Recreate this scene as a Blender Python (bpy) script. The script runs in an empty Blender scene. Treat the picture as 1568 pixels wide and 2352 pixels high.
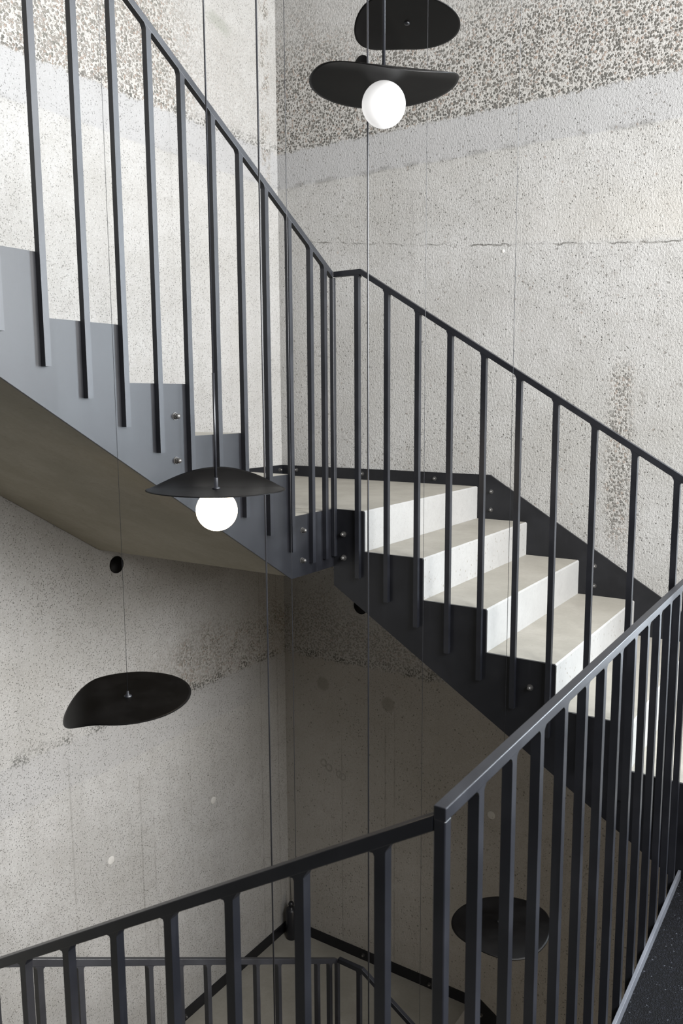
import bpy, bmesh, math, random
from mathutils import Vector, Matrix
random.seed(4)
S = bpy.context.scene
COL = S.collection

# ------------------------------------------------------------------ camera
F = 1872.2272; YAW = .5816; PITCH = -.1363; ROLL = -.0056
CAM = Vector((3.1502, -4.1072, .4681))
fw = Vector((-math.sin(YAW)*math.cos(PITCH), math.cos(YAW)*math.cos(PITCH), math.sin(PITCH)))
rt = Vector((math.cos(YAW), math.sin(YAW), 0)); upv = rt.cross(fw)
r2 = math.cos(ROLL)*rt + math.sin(ROLL)*upv
u2 = -math.sin(ROLL)*rt + math.cos(ROLL)*upv
cd = bpy.data.cameras.new('camera'); co = bpy.data.objects.new('camera', cd); COL.objects.link(co)
cd.sensor_fit = 'VERTICAL'; cd.sensor_height = 36; cd.sensor_width = 24
cd.lens = F/2352*36; cd.clip_start = .05; cd.clip_end = 60
cd.dof.use_dof = True; cd.dof.focus_distance = 3.4; cd.dof.aperture_fstop = 8.5
M = Matrix((r2, u2, -fw)).transposed().to_4x4(); M.translation = CAM
co.matrix_world = M
S.camera = co

# ------------------------------------------------------------------ light
S.view_settings.view_transform = 'Standard'; S.view_settings.look = 'None'
S.view_settings.exposure = 0.0; S.view_settings.gamma = 1.0
S.view_settings.use_curve_mapping = False
W_ = bpy.data.worlds.new('sky'); S.world = W_; W_.use_nodes = True
bg = W_.node_tree.nodes['Background']; bg.inputs[0].default_value = (.86, .93, 1, 1); bg.inputs[1].default_value = .12
WIN = dict(y0=-4.4, y1=-.5, z0=.5, z1=3.5)       # stair window in the wall at the far right
WINB = dict(x0=3.62, x1=4.82, z0=-.8, z1=3.3)     # its return round the corner, in the right wall
WINC = dict(x0=3.35, x1=4.80, z0=-2.35, z1=-1.50)  # the same return one storey below
WX = 4.9

def area(name, loc, rot, sx, sy, power, colr):
    l = bpy.data.lights.new(name, 'AREA'); l.shape = 'RECTANGLE'; l.size = sx; l.size_y = sy
    l.energy = power; l.color = colr
    o = bpy.data.objects.new(name, l); COL.objects.link(o); o.location = loc; o.rotation_euler = rot
    return o
LOW_FILL = dict(y0=-3.3, y1=-1.5, z0=-3.7, z1=-2.4)    # unseen opening added for warm fill on the lower right wall
area('lower_fill_light', (WX+.2, (LOW_FILL['y0']+LOW_FILL['y1'])/2, (LOW_FILL['z0']+LOW_FILL['z1'])/2), (0, math.radians(90), 0),
     LOW_FILL['z1']-LOW_FILL['z0'], LOW_FILL['y1']-LOW_FILL['y0'], 46, (1, .86, .68))
area('window_daylight', (WX+.2, (WIN['y0']+WIN['y1'])/2, (WIN['z0']+WIN['z1'])/2), (0, math.radians(90), 0),
     WIN['z1']-WIN['z0'], WIN['y1']-WIN['y0'], 905, (1, .998, .993))
for w, pw, cl in ((WINB, 450, (.81, .91, 1)), (WINC, 330, (1, .98, .95))):
    area('return_window_daylight', ((w['x0']+w['x1'])/2, .2, (w['z0']+w['z1'])/2), (math.radians(-90), 0, 0),
         w['x1']-w['x0'], w['z1']-w['z0'], pw, cl)
GLOBE_LIT = 17.0; GLOBE_DIM = .6

# ------------------------------------------------------------------ node helper
class NT:
    def __init__(s, name):
        s.m = bpy.data.materials.new(name); s.m.use_nodes = True
        s.t = s.m.node_tree; s.b = s.t.nodes['Principled BSDF']
    def n(s, typ, **k):
        o = s.t.nodes.new(typ)
        for a, v in k.items(): setattr(o, a, v)
        return o
    def put(s, sock, v):
        if hasattr(v, 'is_linked') or isinstance(v, bpy.types.NodeSocket): s.t.links.new(v, sock)
        elif isinstance(v, tuple) and sock.type == 'RGBA': sock.default_value = (*v, 1) if len(v) == 3 else v
        else: sock.default_value = v
    def math(s, op, a, b=0., c=None, clamp=False):
        o = s.n('ShaderNodeMath', operation=op, use_clamp=clamp)
        s.put(o.inputs[0], a); s.put(o.inputs[1], b)
        if c is not None: s.put(o.inputs[2], c)
        return o.outputs[0]
    def add(s, a, b): return s.math('ADD', a, b)
    def sub(s, a, b): return s.math('SUBTRACT', a, b)
    def mul(s, a, b): return s.math('MULTIPLY', a, b)
    def step(s, x, a, b):                       # smooth 0..1 between a and b (a may exceed b)
        o = s.n('ShaderNodeMapRange', interpolation_type='SMOOTHSTEP')
        if a > b:
            s.put(o.inputs[0], x); o.inputs[1].default_value = b; o.inputs[2].default_value = a
            o.inputs[3].default_value = 1; o.inputs[4].default_value = 0
        else:
            s.put(o.inputs[0], x); o.inputs[1].default_value = a; o.inputs[2].default_value = b
            o.inputs[3].default_value = 0; o.inputs[4].default_value = 1
        return o.outputs[0]
    def bump1(s, x, c, w):                      # 1 at c, 0 beyond c +- w
        return s.step(s.math('ABSOLUTE', s.sub(x, c)), w, w*.3)
    def mixc(s, f, a, b, mode='MIX'):
        o = s.n('ShaderNodeMix', data_type='RGBA', blend_type=mode)
        s.put(o.inputs[0], f); s.put(o.inputs[6], a); s.put(o.inputs[7], b)
        return o.outputs[2]
    def pos(s): return s.n('ShaderNodeNewGeometry').outputs['Position']
    def map(s, v, scale=(1, 1, 1), loc=(0, 0, 0)):
        o = s.n('ShaderNodeMapping'); s.put(o.inputs[0], v)
        o.inputs['Scale'].default_value = scale; o.inputs['Location'].default_value = loc
        return o.outputs[0]
    def noise(s, v, scale, detail=3, rough=.5, dist=0.):
        o = s.n('ShaderNodeTexNoise'); s.put(o.inputs['Vector'], v)
        o.inputs['Scale'].default_value = scale; o.inputs['Detail'].default_value = detail
        o.inputs['Roughness'].default_value = rough; o.inputs['Distortion'].default_value = dist
        return o.outputs['Fac']
    def vor(s, v, scale, feature='F1', rnd=1.):
        o = s.n('ShaderNodeTexVoronoi', feature=feature); s.put(o.inputs['Vector'], v)
        o.inputs['Scale'].default_value = scale; o.inputs['Randomness'].default_value = rnd
        return o
    def sep(s, v):
        o = s.n('ShaderNodeSeparateXYZ'); s.put(o.inputs[0], v); return o.outputs
    def out(s, col=None, rough=None, spec=None, metal=None, h=None, dist=.004, strength=1.):
        if col is not None: s.put(s.b.inputs['Base Color'], col)
        if rough is not None: s.put(s.b.inputs['Roughness'], rough)
        if spec is not None: s.put(s.b.inputs['Specular IOR Level'], spec)
        if metal is not None: s.put(s.b.inputs['Metallic'], metal)
        if h is not None:
            o = s.n('ShaderNodeBump'); o.inputs['Strength'].default_value = strength
            o.inputs['Distance'].default_value = dist; s.put(o.inputs['Height'], h)
            s.t.links.new(o.outputs[0], s.b.inputs['Normal'])
        return s.m

def wall_material(name, side):
    """poured concrete in storey-high lifts: a smooth face, a grey lift joint, exposed aggregate above it"""
    t = NT(name); P = t.pos(); x, y, z = t.sep(P)
    a = y if side == 'left' else x                      # coordinate running along the wall
    nb = t.noise(P, 2.2, 4, .55); nm = t.noise(P, 9, 4, .6); nf = t.noise(P, 70, 3, .6); ng = t.noise(P, 260, 2, .6)
    edge = t.mul(t.sub(t.noise(P, 26, 3, .65), .5), .07)
    zj = t.add(z, edge); zs = t.add(z, t.mul(t.sub(nb, .5), .05))
    # exposed aggregate zones
    top = t.step(zj, 1.925, 1.945)
    fade = t.step(t.add(z, t.mul(t.sub(nb, .5), 1.1)), 2.8, 2.2)
    coarse = t.mul(top, t.add(t.mul(fade, .85), .15))
    low = t.mul(t.step(zj, -1.165, -1.145), t.step(t.add(z, t.mul(t.sub(nb, .5), .9)), -.62, -.95))
    if side == 'left':
        low = t.mul(low, t.mul(t.step(t.add(a, t.mul(nm, .25)), -1.3, -.7), t.add(.45, t.mul(t.step(nm, .4, .6), .55))))
        coarse = t.mul(coarse, t.add(t.step(t.add(a, t.mul(t.sub(nm, .5), .6)), -.62, -1.0), .22))
        # honeycombed strip beside the corner
        coarse = t.math('MAXIMUM', coarse, t.mul(t.mul(t.bump1(a, -.11, .06), t.step(nm, .42, .58)), t.step(z, 1.6, 1.9)))
    else:
        low = t.mul(low, .55)
        strip = t.mul(t.bump1(t.add(a, t.mul(t.sub(nm, .5), .12)), 2.085, .085), t.mul(t.step(z, -.4, -.1), t.step(z, .72, .55)))
        coarse = t.math('MAXIMUM', coarse, t.mul(strip, .8))
        patch = t.mul(t.mul(t.step(t.add(nm, t.mul(nb, .5)), .86, .98), t.step(z, 1.9, 1.0)), .5)
        coarse = t.math('MAXIMUM', coarse, t.mul(patch, t.step(a, 1.5, 2.2)))
    coarse = t.math('MAXIMUM', coarse, low)
    # stones
    wv = t.n('ShaderNodeTexNoise'); t.put(wv.inputs['Vector'], P); wv.inputs['Scale'].default_value = 60
    Pd = t.n('ShaderNodeVectorMath', operation='MULTIPLY_ADD'); t.put(Pd.inputs[0], wv.outputs['Color'])
    Pd.inputs[1].default_value = (.012,)*3; t.put(Pd.inputs[2], P); Pd = Pd.outputs[0]
    vs = t.vor(Pd, 78); vd = vs.outputs['Distance']; vc = t.sep(vs.outputs['Color'])
    stone = t.mul(t.step(vd, .56, .40), t.step(vc[0], .12, .2))
    v3 = t.vor(Pd, 150); stone2 = t.mul(t.step(v3.outputs['Distance'], .42, .28), t.step(t.sep(v3.outputs['Color'])[1], .45, .5))
    stone = t.math('MAXIMUM', stone, t.mul(stone2, .8))
    # pits in the smooth face
    dens = t.step(t.add(t.noise(P, 1.7, 3, .6), t.mul(t.sub(nm, .5), .5)), .38, .68)
    lowz = t.step(z, 0., -.4)                             # the lower lift is rougher
    dn = t.add(t.mul(dens, .16), t.mul(lowz, .09)) if side == 'left' else t.mul(dens, .20)
    va = t.vor(t.map(Pd, (1, 1, .8)), 78); ar = t.sep(va.outputs['Color'])
    pitA = t.mul(t.step(va.outputs['Distance'], t_sz(.30), .13), t.step(t.add(ar[0], dn), .92, .97))
    vq = t.vor(t.map(Pd, (1, 1, .8)), 165); qr = t.sep(vq.outputs['Color'])
    pitB = t.mul(t.step(vq.outputs['Distance'], .38, .18), t.mul(t.step(t.add(qr[0], dn), .86, .94), .75))
    pits = t.math('MAXIMUM', pitA, pitB)
    vg = t.vor(Pd, 52); gr = t.sep(vg.outputs['Color'])
    lone = t.mul(t.step(vg.outputs['Distance'], .36, .26), t.step(t.add(gr[0], t.mul(dens, .10)), .955, .975))
    # colours
    n0 = t.noise(t.map(P, (1, 1, 1.6)), .9, 4, .6)
    base = t.mixc(t.step(nb, .3, .7), (0.308, 0.304, 0.294), (0.362, 0.359, 0.352))
    base = t.mixc(t.mul(t.step(n0, .45, .68), .5), base, (0.276, 0.269, 0.250))
    base = t.mixc(t.mul(t.step(nm, .35, .75), .45), base, (0.256, 0.250, 0.234))
    streak = t.noise(t.map(P, (9, 9, .25)), 1.6, 3, .6)
    base = t.mixc(t.mul(t.step(streak, .5, .75), .28), base, (0.240, 0.236, 0.227))
    base = t.mixc(t.mul(t.step(nf, .42, .72), .42), base, (0.228, 0.223, 0.210))
    base = t.mixc(t.mul(t.step(ng, .42, .7), .35), base, (0.216, 0.210, 0.196))
    base = t.mixc(t.mul(t.step(t.noise(P, 150, 2, .6), .54, .72), .5), base, (0.448, 0.444, 0.432))
    band = t.mul(t.step(zs, 1.725, 1.74), t.step(zj, 1.945, 1.925))
    band2 = t.mul(t.step(zs, -1.39, -1.375), t.step(zj, -1.145, -1.165))
    base = t.mixc(t.mul(band, .6), base, (0.264, 0.265, 0.270))
    bl = t.mul(t.bump1(t.add(zs, t.mul(edge, .5)), 1.738, .022), t.step(nm, .42, .62))
    base = t.mixc(t.mul(bl, .45 if side == 'right' else .15), base, (0.128, 0.124, 0.116))
    base = t.mixc(t.mul(band2, .35 if side == 'left' else .1), base, (0.256, 0.256, 0.261))
    if side == 'right':                                   # warm, dim shade tinted into the colour below the lower joint
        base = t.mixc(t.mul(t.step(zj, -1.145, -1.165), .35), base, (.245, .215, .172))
    scol = t.mixc(vc[1], *(((0.120, 0.118, 0.104), (0.240, 0.220, 0.200)) if side == 'left' else ((.045, .045, .040), (.150, .138, .124))))
    scol = t.mixc(t.step(vc[2], .75, .9), scol, (0.218, 0.179, 0.152))
    col = t.mixc(t.mul(coarse, .35), base, (0.359, 0.342, 0.315))
    col = t.mixc(t.mul(coarse, stone), col, scol)
    # tight dark pocket line just above each lift joint
    jl = t.mul(t.mul(t.step(zj, 1.92, 1.94), t.step(zj, 2.01, 1.95)), t.mul(stone, t.step(nm, .38, .6)))
    jl2 = t.mul(t.mul(t.step(zj, -1.17, -1.155), t.step(zj, -1.09, -1.13)), t.mul(stone, t.step(nm, .38, .6)))
    jl = t.math('MAXIMUM', jl, jl2)
    col = t.mixc(t.mul(jl, .8), col, (.07, .07, .065))
    smooth = t.sub(1., t.mul(coarse, .9))
    col = t.mixc(t.mul(t.mul(lone, smooth), .6), col, scol)
    pk = t.add(.42, t.mul(lowz, .38)) if side == 'left' else .75
    col = t.mixc(t.mul(t.mul(pits, smooth), pk), col, (.10, .095, .085))
    lines = None
    def addl(v):
        nonlocal lines
        lines = v if lines is None else t.math('MAXIMUM', lines, v)
    wob = t.mul(t.sub(nf, .5), .004)
    aw = t.add(a, wob)
    if side == 'left':
        for c, zt in ((-1.72, -1.25), (-1.28, -1.45), (-.255, -.6), (-1.19, -1.75), (-.085, -.4), (-.9, 9)):
            addl(t.mul(t.mul(t.bump1(aw, c, .007), t.step(z, zt+.15, zt-.1)), t.mul(t.step(nm, .25, .6), (.30 if zt < 5 else .15))))
        st = t.mul(t.bump1(t.add(a, t.mul(t.sub(nm, .5), .2)), -.5, .13), t.bump1(t.add(z, t.mul(t.sub(nf, .5), .1)), t.add(2.50, t.mul(t.add(a, .5), -.25)), .05))
        col = t.mixc(t.mul(st, .7), col, (.22, .225, .20))
    else:
        for c, zt in ((.637, -1.3), (.76, -1.55), (.825, -1.4), (.44, -1.7)):
            addl(t.mul(t.mul(t.bump1(aw, c, .007), t.step(z, zt+.15, zt-.1)), t.mul(t.step(nm, .25, .6), .35)))
        cz = t.add(t.add(t.mul(t.mul(a, a), .02), t.mul(a, -.155)), 1.44)
        d = t.sub(t.add(z, t.mul(t.sub(t.noise(P, 14, 3, .6), .5), .05)), cz)
        ck = t.mul(t.bump1(d, 0., .0055), t.step(t.add(t.noise(P, 4, 3, .7), t.mul(a, .06)), .50, .68))
        addl(t.mul(ck, .9))
        col = t.mixc(t.mul(t.mul(t.step(d, 0, .03), t.step(d, .45, .1)), t.mul(t.step(a, 1.2, 2.4), .22)), col, (.40, .37, .31))
        for cx_, cz_, rr_ in ((.30, -1.32, .045), (.78, -1.36, .045)):
            dx = t.sub(a, cx_); dz = t.sub(z, cz_)
            q = t.math('SQRT', t.add(t.mul(dx, dx), t.mul(dz, dz)))
            col = t.mixc(t.mul(t.step(t.add(q, t.mul(t.sub(nf, .5), .05)), rr_+.01, rr_-.01), .55), col, (.16, .15, .13))
        for cx_, cz_ in ((.34, -1.875), (.42, -1.90), (.445, -1.91), (.30, -1.85)):
            dx = t.sub(a, cx_); dz = t.sub(z, cz_)
            q = t.math('SQRT', t.add(t.mul(dx, dx), t.mul(dz, dz)))
            addl(t.mul(t.bump1(q, .021, .009), .4))
    col = t.mixc(lines, col, (.13, .125, .115))
    rough_h = t.add(t.mul(nf, .5 if side == 'left' else .55), t.add(t.mul(ng, .4 if side == 'left' else .6), t.mul(t.noise(t.map(P, (1, 1, .6)), 120, 2, .55), .5 if side == 'left' else 1.0)))
    h = t.sub(rough_h, t.mul(t.mul(pits, smooth), 1.2))
    h = t.add(h, t.mul(coarse, t.mul(t.sub(stone, .5), .8)))
    h = t.sub(h, t.mul(lines, 1.0))
    return t.out(col, .88, .25, h=h, dist=.0038 if side == 'right' else .004, strength=.9)
def t_sz(v): return v

def concrete_material(name, c1, c2, pit=.5, rough=.7, marks=0.):
    t = NT(name); P = t.pos()
    nb = t.noise(t.map(P, (1, 1, 1)), 5, 4, .6); nf = t.noise(P, 60, 3, .6); ng = t.noise(P, 300, 2)
    cl = t.noise(P, 11, 5, .65, .6)
    col = t.mixc(t.step(nb, .3, .72), c1, c2)
    col = t.mixc(t.mul(t.step(cl, .48, .68), .25), col, tuple(v*.82 for v in c1))
    col = t.mixc(t.mul(t.step(nf, .35, .8), .22), col, tuple(v*.75 for v in c1))
    vp = t.vor(t.map(P, (1, 1, .7)), 62); pr = t.sep(vp.outputs['Color'])
    p = t.mul(t.step(vp.outputs['Distance'], .26, .15), t.step(pr[0], .86, .9))
    vq = t.vor(P, 130); qr = t.sep(vq.outputs['Color'])
    p = t.math('MAXIMUM', p, t.mul(t.mul(t.step(vq.outputs['Distance'], .32, .2), t.step(qr[0], .88, .92)), .6))
    col = t.mixc(t.mul(p, pit), col, (.16, .14, .11))
    if marks:
        st = t.noise(t.map(P, (3, 9, 3)), 4, 5, .7, 1.2)
        col = t.mixc(t.mul(t.step(st, .62, .72), marks), col, tuple(v*.45 for v in c1))
    h = t.sub(t.add(t.mul(nf, .3), t.mul(ng, .15)), t.mul(p, pit))
    return t.out(col, rough, .35, h=h, dist=.0015, strength=.6)

def steel_material(name, c, rough, spec=.5, metal=0., grain=.35):
    t = NT(name); P = t.pos()
    n = t.noise(P, 7, 4, .6); g = t.noise(P, 900, 2, .7); s = t.noise(t.map(P, (30, 30, 2)), 1.5, 3)
    col = t.mixc(t.step(n, .35, .7), c, tuple(v*1.35+.002 for v in c))
    col = t.mixc(t.mul(t.step(s, .6, .75), .25), col, tuple(v*1.8+.004 for v in c))
    r = t.add(rough, t.mul(t.sub(n, .5), .16))
    return t.out(col, r, spec, metal, h=g, dist=.0003, strength=grain)

def floor_material():
    t = NT('dark_grainy_floor_finish'); P = t.pos()
    v = t.vor(P, 260); c = t.sep(v.outputs['Color'])
    n = t.noise(P, 420, 2, .7)
    col = t.mixc(t.step(c[0], .6, .95), (.002, .002, .0026), (.006, .0065, .009))
    col = t.mixc(t.mul(t.step(c[1], .985, .995), .4), col, (.12, .13, .15))
    return t.out(col, .85, .12, h=t.add(v.outputs['Distance'], n), dist=.003, strength=1.)

def glow_material(name, c, e):
    t = NT(name); t.out((.85, .85, .84), .35, .5)
    t.b.inputs['Emission Color'].default_value = (*c, 1); t.b.inputs['Emission Strength'].default_value = e
    return t.m

M_LEFT = wall_material('left_wall_concrete', 'left')
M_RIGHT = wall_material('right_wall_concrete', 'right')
M_PLAIN = concrete_material('dark_plaster', (.030, .029, .028), (.042, .041, .040))
M_CEIL = concrete_material('grey_ceiling_concrete', (.10, .098, .096), (.13, .128, .126))
M_RISER = concrete_material('cast_stair_concrete', (0.276, 0.274, 0.266), (0.300, 0.298, 0.290), .7, .6)
M_TREAD = concrete_material('trowelled_tread_concrete', (0.248, 0.235, 0.203), (0.296, 0.280, 0.246), .25, .55)
M_SOFFIT = concrete_material('soffit_concrete', (0.256, 0.234, 0.182), (0.301, 0.275, 0.221), .2, .75, marks=.35)
M_STEEL = steel_material('black_painted_steel', (.0065, .007, .0095), .37, .48)
M_PLATE = steel_material('black_steel_plate', (.0045, .0048, .0065), .40, .42)
M_EDGE = steel_material('worn_steel_edge', (.07, .074, .085), .42)
M_NUT = steel_material('dull_stainless_nut', (.085, .083, .08), .36, .5, .6, .1)
M_SHADE = steel_material('matt_black_shade', (.0012, .001, .001), .40, .10, 0, .1)
M_CABLE = steel_material('black_cable_sleeve', (.012, .0125, .015), .32, .5, 0, .05)
M_PLUG = concrete_material('pale_mortar_plug', (.42, .41, .39), (.48, .47, .45), .3, .9)
M_FLOOR = floor_material()
M_LIT = glow_material('warm_lit_opal_glass', (1, .80, .56), GLOBE_LIT)
M_DIM = glow_material('white_opal_glass', (1, .98, .97), GLOBE_DIM)
M_FRAME = steel_material('window_frame_metal', (.05, .05, .055), .5)

# ------------------------------------------------------------------ mesh helpers
def link(name, bm, mats, parent=None):
    me = bpy.data.meshes.new(name); bmesh.ops.recalc_face_normals(bm, faces=bm.faces)
    bm.to_mesh(me); bm.free()
    for m in (mats if isinstance(mats, (list, tuple)) else [mats]): me.materials.append(m)
    o = bpy.data.objects.new(name, me); COL.objects.link(o)
    if parent: o.parent = parent
    return o
def tag(o, label, cat, group=None):
    o['label'] = label; o['category'] = cat
    if group: o['group'] = group
    return o
def thing(name, loc, label, cat, group=None):
    o = bpy.data.objects.new(name, None); COL.objects.link(o); o.location = loc; o.empty_display_size = .05
    return tag(o, label, cat, group)
def copy_tree(o, dz, label, group=None):
    r = o.copy(); COL.objects.link(r); r.location = o.location + Vector((0, 0, dz)); r['label'] = label
    if group: r['group'] = group
    for ch in list(o.children):
        c = ch.copy(); COL.objects.link(c); c.parent = r
        for g in list(ch.children):
            d = g.copy(); COL.objects.link(d); d.parent = c
    return r
def off(bm, loc):                       # geometry is written in world coordinates, the thing's base is at loc
    bmesh.ops.translate(bm, verts=bm.verts, vec=-Vector(loc)); return bm
def box(bm, a, b):
    v = [bm.verts.new((x, y, z)) for x in (a[0], b[0]) for y in (a[1], b[1]) for z in (a[2], b[2])]
    for f in ((0, 1, 3, 2), (4, 6, 7, 5), (0, 4, 5, 1), (2, 3, 7, 6), (0, 2, 6, 4), (1, 5, 7, 3)):
        bm.faces.new([v[i] for i in f])
def bev(bm, w, seg=2):
    bmesh.ops.recalc_face_normals(bm, faces=bm.faces)
    bmesh.ops.bevel(bm, geom=[e for e in bm.edges], offset=w, segments=seg, affect='EDGES', profile=.6)
    return bm
def prism(bm, poly, fn0, fn1):          # polygon (2-D points) between two placements
    A = [bm.verts.new(fn0(*p)) for p in poly]; B = [bm.verts.new(fn1(*p)) for p in poly]; n = len(poly)
    fs = [bm.faces.new(A), bm.faces.new(B[::-1])]
    for i in range(n): fs.append(bm.faces.new((A[i], A[(i+1) % n], B[(i+1) % n], B[i])))
    return fs
def rounded(poly, which, r, n=4):       # round the listed corners of a polygon
    out = []
    for i, p in enumerate(poly):
        if i not in which: out.append(p); continue
        p = Vector(p); a = Vector(poly[i-1]); b = Vector(poly[(i+1) % len(poly)])
        da = (a-p).normalized(); db = (b-p).normalized()
        for k in range(n+1):
            s = k/n; q = (1-s)**2*(p+da*r) + 2*s*(1-s)*p + s*s*(p+db*r); out.append((q.x, q.y))
    return out
def tube(bm, p0, p1, r, n=12, cap=True):
    p0, p1 = Vector(p0), Vector(p1); d = (p1-p0).normalized()
    s = d.orthogonal().normalized(); q = d.cross(s)
    R0 = [bm.verts.new(p0+r*(math.cos(2*math.pi*i/n)*s+math.sin(2*math.pi*i/n)*q)) for i in range(n)]
    R1 = [bm.verts.new(p1+r*(math.cos(2*math.pi*i/n)*s+math.sin(2*math.pi*i/n)*q)) for i in range(n)]
    for i in range(n):
        f = bm.faces.new((R0[i], R0[(i+1) % n], R1[(i+1) % n], R1[i])); f.smooth = True
    if cap: bm.faces.new(R0[::-1]); bm.faces.new(R1)
def lathe(bm, prof, n=24, M=None):      # profile (radius, height) about z
    rings = []
    for r, h in prof:
        if r < 1e-6: rings.append([bm.verts.new((0, 0, h))])
        else: rings.append([bm.verts.new((r*math.cos(2*math.pi*i/n), r*math.sin(2*math.pi*i/n), h)) for i in range(n)])
    for a, b in zip(rings, rings[1:]):
        for i in range(n):
            j = (i+1) % n
            if len(a) == 1 and len(b) == 1: continue
            vs = (a[0], b[i], b[j]) if len(a) == 1 else (a[i], a[j], b[0]) if len(b) == 1 else (a[i], a[j], b[j], b[i])
            f = bm.faces.new(vs); f.smooth = True
    if M is not None: bmesh.ops.transform(bm, matrix=M, verts=bm.verts)
def facing(loc, nrm):
    q = Vector((0, 0, 1)).rotation_difference(Vector(nrm)); m = q.to_matrix().to_4x4(); m.translation = Vector(loc); return m

# ------------------------------------------------------------------ dimensions
r = .175; g = .2825; sl = .6195
W = 1.19; T = .010; E = .012
X0 = 1.3465; Y0 = -1.49
H = 3.112
ZF = -7*r                                # floor the photographer stands on
XN = 2.6411; YN = -3.0913; B = .020
ZB, ZT = -4.36, 4.5

# ------------------------------------------------------------------ setting
def struct(name, bm, m):
    o = link(name, bm, m); o['kind'] = 'structure'; return o
def wallbox(name, a, b, m):
    bm = bmesh.new(); box(bm, a, b); return struct(name, bm, m)
wallbox('wall_left', (-.3, -4.6, ZB), (0, .3, ZT), M_LEFT)
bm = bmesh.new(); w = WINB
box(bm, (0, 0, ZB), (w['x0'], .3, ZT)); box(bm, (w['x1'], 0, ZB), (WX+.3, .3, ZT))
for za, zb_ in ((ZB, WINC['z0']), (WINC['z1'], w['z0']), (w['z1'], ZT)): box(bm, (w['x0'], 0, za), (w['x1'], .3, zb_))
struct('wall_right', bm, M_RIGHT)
bm = bmesh.new(); box(bm, (0, -4.6, ZB), (2.3, -4.29, ZT)); struct('wall_front', bm, M_PLAIN)
bm = bmesh.new(); box(bm, (2.0, -5.9, ZF-.25), (2.3, -4.6, ZT)); box(bm, (2.3, -5.9, ZF-.25), (WX, -5.6, ZT)); box(bm, (2.3, -4.6, ZB), (WX, -4.3, ZF-.25))
struct('wall_back', bm, M_PLAIN)
bm = bmesh.new()
box(bm, (WX, -5.9, ZB), (WX+.3, WIN['y0'], ZT)); box(bm, (WX, WIN['y1'], ZB), (WX+.3, 0, ZT))
w = LOW_FILL
box(bm, (WX, WIN['y0'], ZB), (WX+.3, WIN['y1'], w['z0'])); box(bm, (WX, WIN['y0'], w['z1']), (WX+.3, WIN['y1'], WIN['z0']))
box(bm, (WX, WIN['y0'], w['z0']), (WX+.3, w['y0'], w['z1'])); box(bm, (WX, w['y1'], w['z0']), (WX+.3, WIN['y1'], w['z1'])); box(bm, (WX, WIN['y0'], WIN['z1']), (WX+.3, WIN['y1'], ZT))
struct('wall_far', bm, M_PLAIN)
bm = bmesh.new(); w = WIN
for yy in (w['y0']+.025, (w['y0']+w['y1'])/2, w['y1']-.025): box(bm, (WX+.12, yy-.025, w['z0']), (WX+.17, yy+.025, w['z1']))
for zz in (w['z0']+.025, w['z1']-.025): box(bm, (WX+.12, w['y0'], zz-.025), (WX+.17, w['y1'], zz+.025))
struct('window_1', bm, M_FRAME)
bm = bmesh.new(); w = LOW_FILL
for yy in (w['y0']+.025, w['y1']-.025): box(bm, (WX+.12, yy-.025, w['z0']), (WX+.17, yy+.025, w['z1']))
for zz in (w['z0']+.025, w['z1']-.025): box(bm, (WX+.12, w['y0'], zz-.025), (WX+.17, w['y1'], zz+.025))
struct('fill_opening_frame', bm, M_FRAME)  # frame round the added fill-light opening, out of view
for nm_, w in (('window_2', WINB), ('window_3', WINC)):
    bm = bmesh.new()
    for xx in (w['x0']+.025, w['x1']-.025): box(bm, (xx-.025, .12, w['z0']), (xx+.025, .17, w['z1']))
    for zz in (w['z0']+.025, w['z1']-.025): box(bm, (w['x0'], .12, zz-.025), (w['x1'], .17, zz+.025))
    struct(nm_, bm, M_FRAME)
wallbox('ceiling', (-.3, -5.9, ZT), (WX+.3, .3, ZT+.2), M_CEIL)
wallbox('floor', (-.3, -5.9, ZB-.2), (WX+.3, .3, ZB), M_PLAIN)
bm = bmesh.new()
prism(bm, [(XN+B+T, -5.6), (WX, -5.6), (WX, -.012), (3.06, -.012), (3.06, -W-.004), (XN+B+T, -W-.004)], lambda a, b: (a, b, ZF), lambda a, b: (a, b, ZF-.22))
struct('floor', bm, M_FLOOR)
# steel edge plate along the landing
bm = bmesh.new(); box(bm, (XN+B, YN, ZF-.24), (XN+B+T, -W-.004, ZF+.03)); bev(bm, .0012)
struct('trim_1', bm, M_EDGE)

# ------------------------------------------------------------------ bolts
def bolt_bm(loc, nrm, s=1.):
    bm = bmesh.new(); n = 6; s = s*.0105
    for rr, h0, h1, k in ((1.12, 0, .12, 20), (.95, .12, .75, 6)):
        a = bmesh.new(); lathe(a, [(0, h0*s), (rr*s, h0*s), (rr*s, h1*s), (0, h1*s)], k)
        for f in a.faces: f.smooth = False
        a.to_mesh(tmp := bpy.data.meshes.new('tmp')); a.free(); bm.from_mesh(tmp); bpy.data.meshes.remove(tmp)
    a = bmesh.new(); lathe(a, [(.78*s, .7*s), (.78*s, 1.1*s)] + [(.78*s*math.cos(t_), 1.1*s+.78*s*math.sin(t_)) for t_ in [math.pi/2*i/6 for i in range(1, 7)]], 16)
    a.to_mesh(tmp := bpy.data.meshes.new('tmp')); a.free(); bm.from_mesh(tmp); bpy.data.meshes.remove(tmp)
    bmesh.ops.transform(bm, matrix=facing(loc, nrm), verts=bm.verts)
    return bm
def at(px, py, axis, val):              # point of the photo on an axis-aligned plane
    d = fw + r2*((px-784)/F) - u2*((py-1176)/F)
    return CAM + d*((val-CAM[axis])/d[axis])
def bolts(parent, base, pts, axis, val, nrm, s=1.):
    for px, py in pts:
        link('bolt_nut', off(bolt_bm(at(px, py, axis, val), nrm, s), base), M_NUT, parent)
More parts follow.
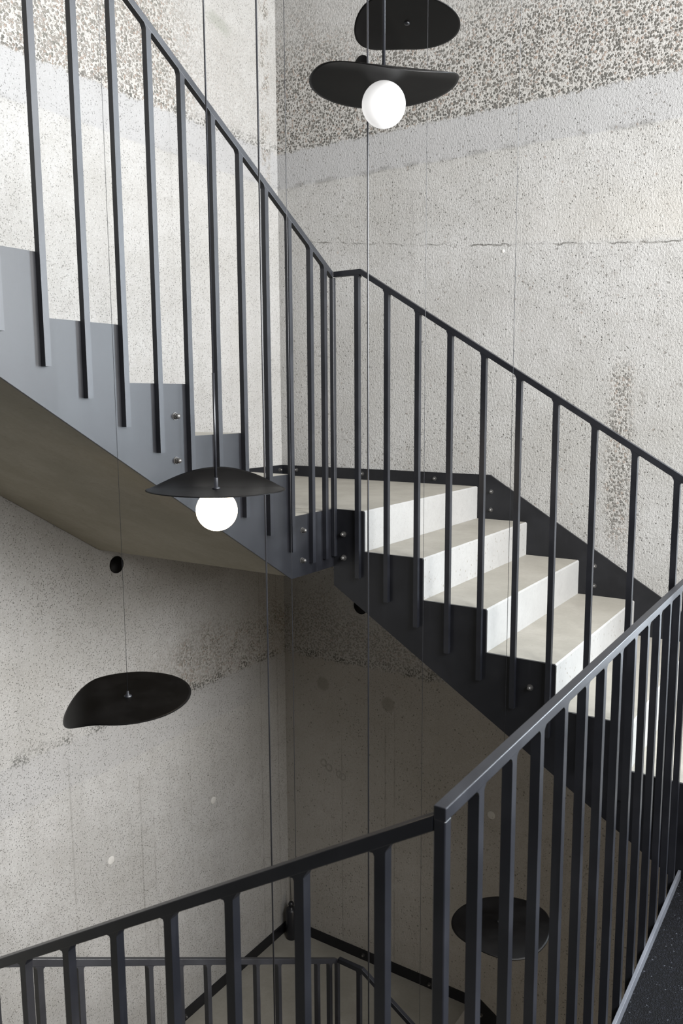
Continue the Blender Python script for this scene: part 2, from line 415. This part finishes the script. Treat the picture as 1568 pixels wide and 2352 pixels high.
def bolts3(parent, base, pts, nrm, s=1.):
    for p in pts: link('bolt_nut', off(bolt_bm(p, nrm, s), base), M_NUT, parent)

# ------------------------------------------------------------------ stair builders
def step_mesh(k, x_a, x_b, z_top, z_in, fn):
    """one cast step: profile along the run, fn(run, z, side) -> world"""
def top_mats(bm):
    bmesh.ops.recalc_face_normals(bm, faces=bm.faces)
    for f in bm.faces:
        if f.normal.z > .9: f.material_index = 1
        elif f.normal.z < -.5: f.material_index = 2

DV = .435                                # depth of the plates, measured vertically from the nosing line
def flight_right(label, cut=None):
    base = (X0, -W, -r)
    o = thing('stair_flight', base, label, 'stairs')
    n = 6
    # well side plate, notched to the steps
    top = [(W, 0), (X0, 0)]
    for k in range(1, n+1): top += [(X0+(k-1)*g, -k*r), (X0+k*g, -k*r)]
    top += [(X0+n*g, -(n+1)*r)]
    xe = X0+n*g
    bot = [(xe, -(n+1)*r-.24), (xe-.02, -(n+1)*r-.24)]
    xb = X0+( (n+1)*r+.24-DV)/sl
    bot = [(xe, -(n+1)*r-.24), (xb, -(n+1)*r-.24), (W, -DV-(W-X0)*sl)]
    outer = [1]+[2*k+1 for k in range(1, n+1)]
    poly = rounded(top+bot, set(outer), .010)
    bm = bmesh.new(); prism(bm, poly, lambda a, b: (a, -W, b), lambda a, b: (a, -W+T, b))
    st = link('stringer', off(bm, base), M_PLATE, o)
    # wall side plate
    zt = lambda x: .0648-(x-1.4155)*sl
    poly = [(X0+.002, .0648), (1.4155, .0648), (3.11, zt(3.11)), (3.11, ZF+.002), (X0+(7*r-DV)/sl, ZF+.002), (X0+.002, -DV)]
    bm = bmesh.new(); prism(bm, poly, lambda a, b: (a, -.0005, b), lambda a, b: (a, -E, b))
    ws = link('wall_stringer', off(bm, base), M_PLATE, o)
    for k in range(1, n+1):
        a, b = X0+(k-1)*g, X0+k*g
        zs = lambda x: -DV+.012-(x-X0)*sl
        c = .006
        poly = [(a, -k*r), (b-c, -k*r), (b, -k*r-c), (b, zs(b)), (a, zs(a))]
        bm = bmesh.new(); prism(bm, poly, lambda u, v: (u, -W+T+.0005, v), lambda u, v: (u, -E-.0005, v))
        top_mats(bm); link('step', off(bm, base), [M_RISER, M_TREAD, M_SOFFIT], o)
    bolts(st, base, [(789, 1227), (790, 1281), (1217, 1579)], 1, -W, (0, -1, 0), 1.1)
    bolts(ws, base, [(1128, 1129), (1127, 1171), (1365, 1300), (1364, 1345)], 1, -E, (0, -1, 0), 1.)
    return o
def flight_left(label, n=6):
    base = (W, Y0, 0)
    o = thing('stair_flight', base, label, 'stairs')
    ye = Y0-n*g
    top = [(-W, 0), (Y0, 0)]
    for k in range(1, n+1): top += [(Y0-(k-1)*g, k*r), (Y0-k*g, k*r)]
    top += [(ye, (n+1)*r), (ye-.02, (n+1)*r)]
    zb = lambda y: -.254+(-1.497-y)*sl
    bot = [(ye-.02, zb(ye-.02)), (-1.497, -.254), (-W, -.254)]
    outer = set(2*k for k in range(1, n+1))
    poly = top+bot
    bm = bmesh.new(); prism(bm, poly, lambda a, b: (W, a, b), lambda a, b: (W-T, a, b))
    st = link('stringer', off(bm, base), M_PLATE, o)
    zt = lambda y: .0648+(Y0+.07-y)*sl
    poly = [(Y0+.07, .0648), (ye, zt(ye)), (ye, zb(ye)+.03), (-1.50, -.21), (Y0+.07, -.21)]
    bm = bmesh.new(); prism(bm, poly, lambda a, b: (.0005, a, b), lambda a, b: (E, a, b))
    ws = link('wall_stringer', off(bm, base), M_PLATE, o)
    for k in range(1, n+1):
        a, b = Y0-(k-1)*g, Y0-k*g; c = .006
        zs = lambda y: zb(y)+.012
        poly = [(a-c, k*r), (b, k*r), (b, zs(b)), (a, zs(a)), (a, k*r-c)]
        bm = bmesh.new(); prism(bm, poly, lambda u, v: (W-T-.0005, u, v), lambda u, v: (E+.0005, u, v))
        top_mats(bm); link('step', off(bm, base), [M_RISER, M_TREAD, M_SOFFIT], o)
    bolts(st, base, [(402, 956), (405, 1058), (694, 1218), (693, 1287)], 0, W, (1, 0, 0), 1.1)
    return o
def landing(label):
    base = (0, 0, 0)
    o = thing('stair_landing', base, label, 'stair landing')
    e = .0005
    poly = [(E+e, -E-e), (X0-.002, -E-e), (X0-.002, -W+T+e), (W-T-e, -W+T+e), (W-T-e, Y0+.002), (E+e, Y0+.002)]
    c = .006
    bm = bmesh.new()
    lo = [bm.verts.new((a, b, -.242)) for a, b in poly]; hi = [bm.verts.new((a, b, -c)) for a, b in poly]
    pt = list(poly); pt[1] = (X0-c-.002, -E-e); pt[2] = (X0-c-.002, -W+T+e)
    tp = [bm.verts.new((a, b, 0)) for a, b in pt]; n = len(poly)
    bm.faces.new(lo); bm.faces.new(tp[::-1])
    for i in range(n):
        j = (i+1) % n
        bm.faces.new((lo[i], lo[j], hi[j], hi[i])); bm.faces.new((hi[i], hi[j], tp[j], tp[i]))
    top_mats(bm); link('slab', bm, [M_RISER, M_TREAD, M_SOFFIT], o)
    bm = bmesh.new(); box(bm, (E, -E, -.2), (X0, -e, .0648)); sk1 = link('skirting', bm, M_PLATE, o)
    bm = bmesh.new(); box(bm, (e, Y0+.07, -.2), (E, -e, .0648)); sk2 = link('skirting', bm, M_PLATE, o)
    bolts(sk1, base, [(681, 1079), (832, 1088), (998, 1099)], 1, -E, (0, -1, 0))
    bolts(sk2, base, [(642, 1079)], 0, E, (1, 0, 0)); bolts3(sk2, base, [(E, -1.02, .032)], (1, 0, 0))
    return o

# ------------------------------------------------------------------ balustrade builders
def rail_bm(pts, wdir, w=B, h=.022):
    """mitred square bar along pts (points on the outer top edge); wdir = one unit vector or one per point, towards the inner edge"""
    bm = bmesh.new(); rings = []
    for i, p in enumerate(pts):
        p = Vector(p); wd = Vector(wdir[i] if isinstance(wdir, list) else wdir)
        d = []
        if i > 0: d.append((p-Vector(pts[i-1])).normalized())
        if i < len(pts)-1: d.append((Vector(pts[i+1])-p).normalized())
        cs = sum((math.sqrt(max(1-v.z*v.z, .05)) for v in d))/len(d)
        hh = h/cs
        rings.append([bm.verts.new(q) for q in (p, p+wd*w, p+wd*w-Vector((0, 0, hh)), p-Vector((0, 0, hh)))])
    for a, b in zip(rings, rings[1:]):
        for i in range(4): bm.faces.new((a[i], a[(i+1) % 4], b[(i+1) % 4], b[i]))
    bm.faces.new(rings[0][::-1]); bm.faces.new(rings[-1])
    return bev(bm, .0016, 2)
def baluster_bm(c, z0, zt, along, slope=0., fl=.006):
    """square bar centred at c, from z0 up to the underside zt(offset) of the rail, weld fillets spreading along the rail"""
    bm = bmesh.new(); hb = B/2
    al = Vector(along); cr = Vector((0, 0, 1)).cross(al)
    prof = []
    left = [(-hb, z0), ]; zz = lambda s: zt+slope*s
    left = [(-hb, z0), (-hb, zz(-hb)-.010), (-hb-fl*.25, zz(-hb)-.005), (-hb-fl, zz(-hb-fl))]
    right = [(hb+fl, zz(hb+fl)), (hb+fl*.25, zz(hb)-.005), (hb, zz(hb)-.010), (hb, z0)]
    inside = [(-hb, zz(-hb)+.006), (hb, zz(hb)+.006)]
    poly = left+inside+right
    C = Vector((c[0], c[1], 0))
    prism(bm, poly, lambda a, b: C+al*a-cr*(hb-.0003)+Vector((0, 0, b)), lambda a, b: C+al*a+cr*(hb-.0003)+Vector((0, 0, b)))
    return bm

def balustrade_right(label):
    base = (W+B/2, -W-B/2, -.2065)
    o = thing('balustrade', base, label, 'balustrade')
    yf = -W-B; xb = 1.3415; ht = .997
    xe = X0+6*g-.02
    zt = lambda x: ht-max(0, x-xb)*sl
    link('handrail', off(rail_bm([(W+B, yf, ht), (xb, yf, ht), (xe, yf, zt(xe))], (0, 1, 0)), base), M_STEEL, o)
    k = 0; x = 1.3225
    while x < xe-.01:
        zb = max(-.2905-.6155*(x-1.324), ZF+.012)
        hz = .022/math.cos(math.atan(sl))
        bm = baluster_bm((x, -W-B/2), zb, zt(x)-(hz if x > 1.35 else .0235), (1, 0, 0), -sl if x > 1.35 else -sl*.5)
        link('baluster', off(bm, base), M_STEEL, o); x += .1413
    return o
def balustrade_left(label, ye):
    base = (W+B/2, -W-B/2, -.2065)
    o = thing('balustrade', base, label, 'balustrade')
    xf = W+B; ht = .997; s2 = .6216
    zt = lambda y: ht+(-W-B-y)*s2
    link('handrail', off(rail_bm([(xf, -W-B, ht), (xf, ye, zt(ye))], (-1, 0, 0)), base), M_STEEL, o)
    hz = .022/math.cos(math.atan(s2))
    bm = bmesh.new(); box(bm, (W+.0003, -W-B, -.2065), (W+B, -W, ht-.024)); bev(bm, .0015, 1)
    link('post', off(bm, base), M_STEEL, o)
    for y in [-1.265, -1.363]+[-1.504-.1409*k for k in range(40)]:
        if y < ye: break
        zb = -.2065 if y > -1.4 else -.204+(-1.4-y)*.6253
        link('baluster', off(baluster_bm((W+B/2, y), zb, zt(y)-hz, (0, 1, 0), -s2), base), M_STEEL, o)
    return o

L_R = flight_right('concrete stair flight with black steel sides descending along the right wall')
L_L = flight_left('upper left stair flight rising with grey steel side and bare soffit')
LAND = landing('concrete corner landing joining the two upper stair flights')
B_R = balustrade_right('black balustrade along the right stair flight descending from the corner landing')
B_L = balustrade_left('black balustrade rising along the upper left stair flight', Y0-6*g-.02)
copy_tree(LAND, -H, 'lower corner landing seen through the near railing at the bottom')
copy_tree(L_R, -H, 'lower stair flight under the near railing, mostly hidden behind its bars')
copy_tree(B_R, -H, 'lower black balustrade bending down to the right at the bottom edge')
lo = flight_left('lowest left stair flight under the near railing beside the left wall', 5)
lo.location.z -= H
lb = balustrade_left('lower black balustrade with nearly level rail along the bottom left', Y0-5*g-.02)
lb.location.z -= H

# landings at the near end of the left flights
def slab_thing(label, x0, x1, y0, y1, z):
    base = ((x0+x1)/2, (y0+y1)/2, z-.24)
    o = thing('stair_landing', base, label, 'stair landing')
    bm = bmesh.new(); box(bm, (x0, y0, z-.24), (x1, y1, z)); top_mats(bm)
    link('slab', off(bm, base), [M_RISER, M_TREAD, M_SOFFIT], o)
    bm = bmesh.new(); box(bm, (x1+.0005, y0, z-.25), (x1+.0105, y1, z+.0)); link('edge_plate', off(bm, base), M_PLATE, o)
    return o
slab_thing('upper landing at the head of the upper left flight', .002, W-T, -4.288, Y0-6*g-.022, 7*r)
ZM = -H+6*r
slab_thing('lower landing at the foot of the near stair flight', .002, W-T, -4.288, Y0-5*g-.022, ZM)

# flight in front: from the photographer's floor down to the left
def flight_near():
    base = (XN, YN, ZF)
    o = thing('stair_flight', base, 'near stair flight descending left below the foreground railing', 'stairs')
    n = 4; gg = (XN-W-.01)/5; rr = (ZF-ZM)/5; x0 = XN
    top = [(XN+B-.0005, ZF)]
    for k in range(0, 5):
        top += [(x0-k*gg, ZF-k*rr), (x0-k*gg, ZF-(k+1)*rr)] if k else [(x0, ZF), (x0, ZF-rr)]
    top += [(W+.012, ZM)]
    s = rr/gg
    bot = [(W+.012, ZM-.24), (XN+B-.0005, ZF-.26-.05)]
    poly = top+bot
    bm = bmesh.new(); prism(bm, poly, lambda a, b: (a, YN-.0003, b), lambda a, b: (a, YN-T, b))
    link('stringer', off(bm, base), M_PLATE, o)
    for k in range(1, 5):
        a, b = x0-(k-1)*gg, x0-k*gg; z = ZF-k*rr
        zs = lambda x: ZF-.30-(x0-x)*s
        poly = [(a, z), (b, z), (b, zs(b)), (a, zs(a))]
        bm = bmesh.new(); prism(bm, poly, lambda u, v: (u, YN-T-.0005, v), lambda u, v: (u, -4.2885, v))
        top_mats(bm); link('step', off(bm, base), [M_RISER, M_TREAD, M_SOFFIT], o)
    return o
flight_near()

# near railing on the landing edge
base = (XN+B/2, YN+B/2, ZF-.2)
ZR = -.1225
o = thing('balustrade', base, 'near black railing running away to the right along the dark floor edge', 'balustrade')
ye = -1.215
link('handrail', off(rail_bm([(XN, YN, ZR), (XN, ye, ZR)], (1, 0, 0), B, .022), base), M_STEEL, o)
bm = bmesh.new(); box(bm, (XN, YN, ZF-.2), (XN+B-.0003, YN+B, ZR-.021)); bev(bm, .0015, 1)
link('post', off(bm, base), M_STEEL, o)
k = 0
while -2.960+.1414*k < ye-.02:
    link('baluster', off(baluster_bm((XN+B/2, -2.960+.1414*k), ZF-.2, ZR-.022, (0, 1, 0), 0, .009), base), M_STEEL, o); k += 1
# railing of the near flight
base = (XN-.05, YN+B/2, ZF-.2)
o = thing('balustrade', base, 'foreground black railing sloping down to the left across the bottom', 'balustrade')
sn = .608; zn = lambda x: -.1383-(XN-x)*sn
link('handrail', off(rail_bm([(XN-.0005, YN, zn(XN)), (W+.02, YN, zn(W+.02))], (0, 1, 0)), base), M_STEEL, o)
hz = .022/math.cos(math.atan(sn))
for k in range(9):
    x = 2.549-.157*k
    link('baluster', off(baluster_bm((x, YN+B/2), ZF-.2-(XN-x)*.58, zn(x)-hz, (1, 0, 0), sn, .009), base), M_STEEL, o)

# ------------------------------------------------------------------ hanging lamps, discs and cables
def shade_bm(R, dirn, k, s0, tx, ty, k2=0., th=.0022):
    bm = bmesh.new(); nr, na = 26, 96
    def P(rad, a, dz):
        u, v = rad*math.cos(a), rad*math.sin(a)
        d = (u*math.cos(dirn)+v*math.sin(dirn))/R
        z = R*(k*max(d-s0, 0)**2+k2*max(-d-s0, 0)**2)+tx*u+ty*v
        return (u, v, z+dz)
    def sheet(dz):
        c = bm.verts.new(P(0, 0, dz)); rings = []
        for i in range(1, nr+1): rings.append([bm.verts.new(P(R*i/nr, 2*math.pi*j/na, dz)) for j in range(na)])
        for j in range(na): bm.faces.new((c, rings[0][j], rings[0][(j+1) % na])).smooth = True
        for A, B_ in zip(rings, rings[1:]):
            for j in range(na):
                bm.faces.new((A[j], A[(j+1) % na], B_[(j+1) % na], B_[j])).smooth = True
        return rings[-1]
    a = sheet(th/2); b = sheet(-th/2)
    for j in range(na): bm.faces.new((a[j], a[(j+1) % na], b[(j+1) % na], b[j]))
    return bm
def tube_part(name, p, z0, z1, rad, mat, parent, n=14):
    bm = bmesh.new(); tube(bm, (0, 0, z0-p[2]), (0, 0, z1-p[2]), rad, n); return link(name, bm, mat, parent)
def lamp(pos, R, sh, mat, label, zrod, rrod, cable_r):
    o = thing('pendant_lamp', pos, label, 'lamp')
    link('lamp_shade', shade_bm(R, *sh), M_SHADE, o)
    gr = .0605
    bm = bmesh.new(); lathe(bm, [(gr*math.sin(math.pi*i/24), -.0620-gr*math.cos(math.pi*i/24)) for i in range(25)], 40)
    bmesh.ops.remove_doubles(bm, verts=bm.verts, dist=1e-5)
    link('globe', bm, mat, o)
    bm = bmesh.new(); lathe(bm, [(0, .001), (.0115, .001), (.0115, .006), (.0062, .007), (.0062, .034), (.0046, .035), (0, .035)], 20)
    link('fitting', bm, M_STEEL, o)
    tube_part('rod', pos, pos[2]+.03, zrod, rrod, M_CABLE, o)
    if zrod < 4: tube_part('cable', pos, zrod, ZT, cable_r, M_CABLE, o)
    return o
zr = .5478
lamp((1.5379, -2.3224, .211), .2025, (2.262, .396, .19, .001, -.018, -.027), M_LIT,
     'glowing pendant lamp with curled black shade hanging before the left stair side', zr, .0038, .0024)
lamp((1.9419, -2.0456, 1.3388), .2056, (-.721, -.395, .232, .004, -.001, -.025), M_DIM,
     'white globe pendant lamp with black shade hanging before the upper right wall', ZT, .0046, .0046)
def disc(pos, R, sh, label, wire_r, wire_up=True):
    o = thing('hanging_disc', pos, label, 'hanging disc', 'black curled discs hanging in the stairwell')
    link('disc', shade_bm(R, *sh), M_SHADE, o)
    bm = bmesh.new(); lathe(bm, [(0, -.006), (.0075, -.006), (.009, -.003), (.011, .001), (.010, .004), (.004, .006), (.003, .016), (0, .016)], 18)
    link('fitting', bm, M_STEEL, o)
    tube_part('wire', pos, pos[2]+.015, ZT, wire_r, M_CABLE, o, 8)
    return o
d2 = CAM + (fw + r2*((293.5-784)/F) - u2*((1600-1176)/F))*2.22
disc(tuple(d2), .1697, (4.042, -.78, .395, -.048, .05, .034), 'black disc hanging low on a thin wire before the lower left wall', .0006)
disc((1.7226, -1.517, 1.728), .1785, (3.343, -.4, .218, -.05, -.104, -.006), 'black disc at the top edge above the white globe lamp', .0009)
disc((2.2089, -1.7241, -1.2601), .1627, (-.606, -.326, .136, .13, -.026, -.006), 'black disc hanging at lower right behind the near railing bars', .0008)
def cable(name, xy, z0, rad, label, cat, bob=None):
    pos = (xy[0], xy[1], z0); o = thing(name, pos, label, cat)
    tube_part('cable' if cat == 'cable' else 'wire', pos, z0, ZT, rad, M_CABLE, o, 10)
    return o

cable('hanging_cable', (1.4041, -1.9285), -3.6, .0031, 'thick black cable running down behind the glowing lamp shade', 'cable')
cable('hanging_cable', (1.8505, -1.9811), -3.6, .0026, 'long black cable falling behind the white globe lamp, left of its rod', 'cable')
cable('hanging_wire', (1.9654, -1.8317), -3.2, .0007, 'thin wire hanging just right of the white globe lamp, crossing the right rail', 'wire')
cable('hanging_wire', (1.5433, -1.9679), -3.0, .0011, 'thin wire hanging in front of the corner where the two walls meet', 'wire')

# ------------------------------------------------------------------ small things on the walls
def wall_disc(px, py, axis, nrm, rad, label):
    p = at(px, py, axis, 0); bm = bmesh.new()
    lathe(bm, [(0, 0), (rad, 0), (rad, .005), (rad*.97, .006), (0, .006)], 28, facing((0, 0, 0), nrm))
    o = link('wall_disc', bm, M_SHADE); o.location = p; tag(o, label, 'wall disc', 'round black wall discs')
wall_disc(267, 1297, 0, (1, 0, 0), .043, 'round black disc on the left wall just under the stair soffit')
wall_disc(831, 146, 1, (0, -1, 0), .043, 'round black disc on the right wall peeking over the white globe lamp shade')
wall_disc(829, 1392, 1, (0, -1, 0), .050, 'round black disc half hidden under the right stair flight')
def plug(px, py, axis, nrm, rad, label):
    p = at(px, py, axis, 0); bm = bmesh.new()
    lathe(bm, [(0, -.004), (rad, -.004), (rad, .001), (rad*.9, .002), (0, .002)], 24, facing((0, 0, 0), nrm))
    o = link('tie_hole_plug', bm, M_PLUG); o.location = p; tag(o, label, 'wall plug', 'pale mortar plugs in the walls')
plug(490, 1838, 0, (1, 0, 0), .022, 'pale round mortar plug on the left wall nearer the corner')
plug(255, 1976, 0, (1, 0, 0), .022, 'pale round mortar plug lowest on the left wall')
plug(1128, 1872, 1, (0, -1, 0), .024, 'pale round mortar plug on the right wall behind the near railing')
plug(1155, 577, 1, (0, -1, 0), .009, 'small pale dab on the crack across the right wall')
# dark box standing in the lower corner, a short lead rising from it
p = Vector((.085, -.085, -H+.001))
o = thing('junction_box', p, 'small dark box with rounded cap in the lower landing corner', 'box')
bm = bmesh.new(); lathe(bm, [(0, 0), (.034, 0), (.037, .005), (.037, .20), (.032, .212), (.016, .216), (.016, .225), (0, .225)], 24); link('body', bm, M_STEEL, o)
bm = bmesh.new(); lathe(bm, [(.020*math.sin(math.pi*i/12), .243-.020*math.cos(math.pi*i/12)) for i in range(13)], 18); bmesh.ops.remove_doubles(bm, verts=bm.verts, dist=1e-5); link('cap', bm, M_STEEL, o)
bm = bmesh.new(); tube(bm, (0, 0, .26), (-.03, .03, .46), .0025, 8); link('lead', bm, M_CABLE, o)
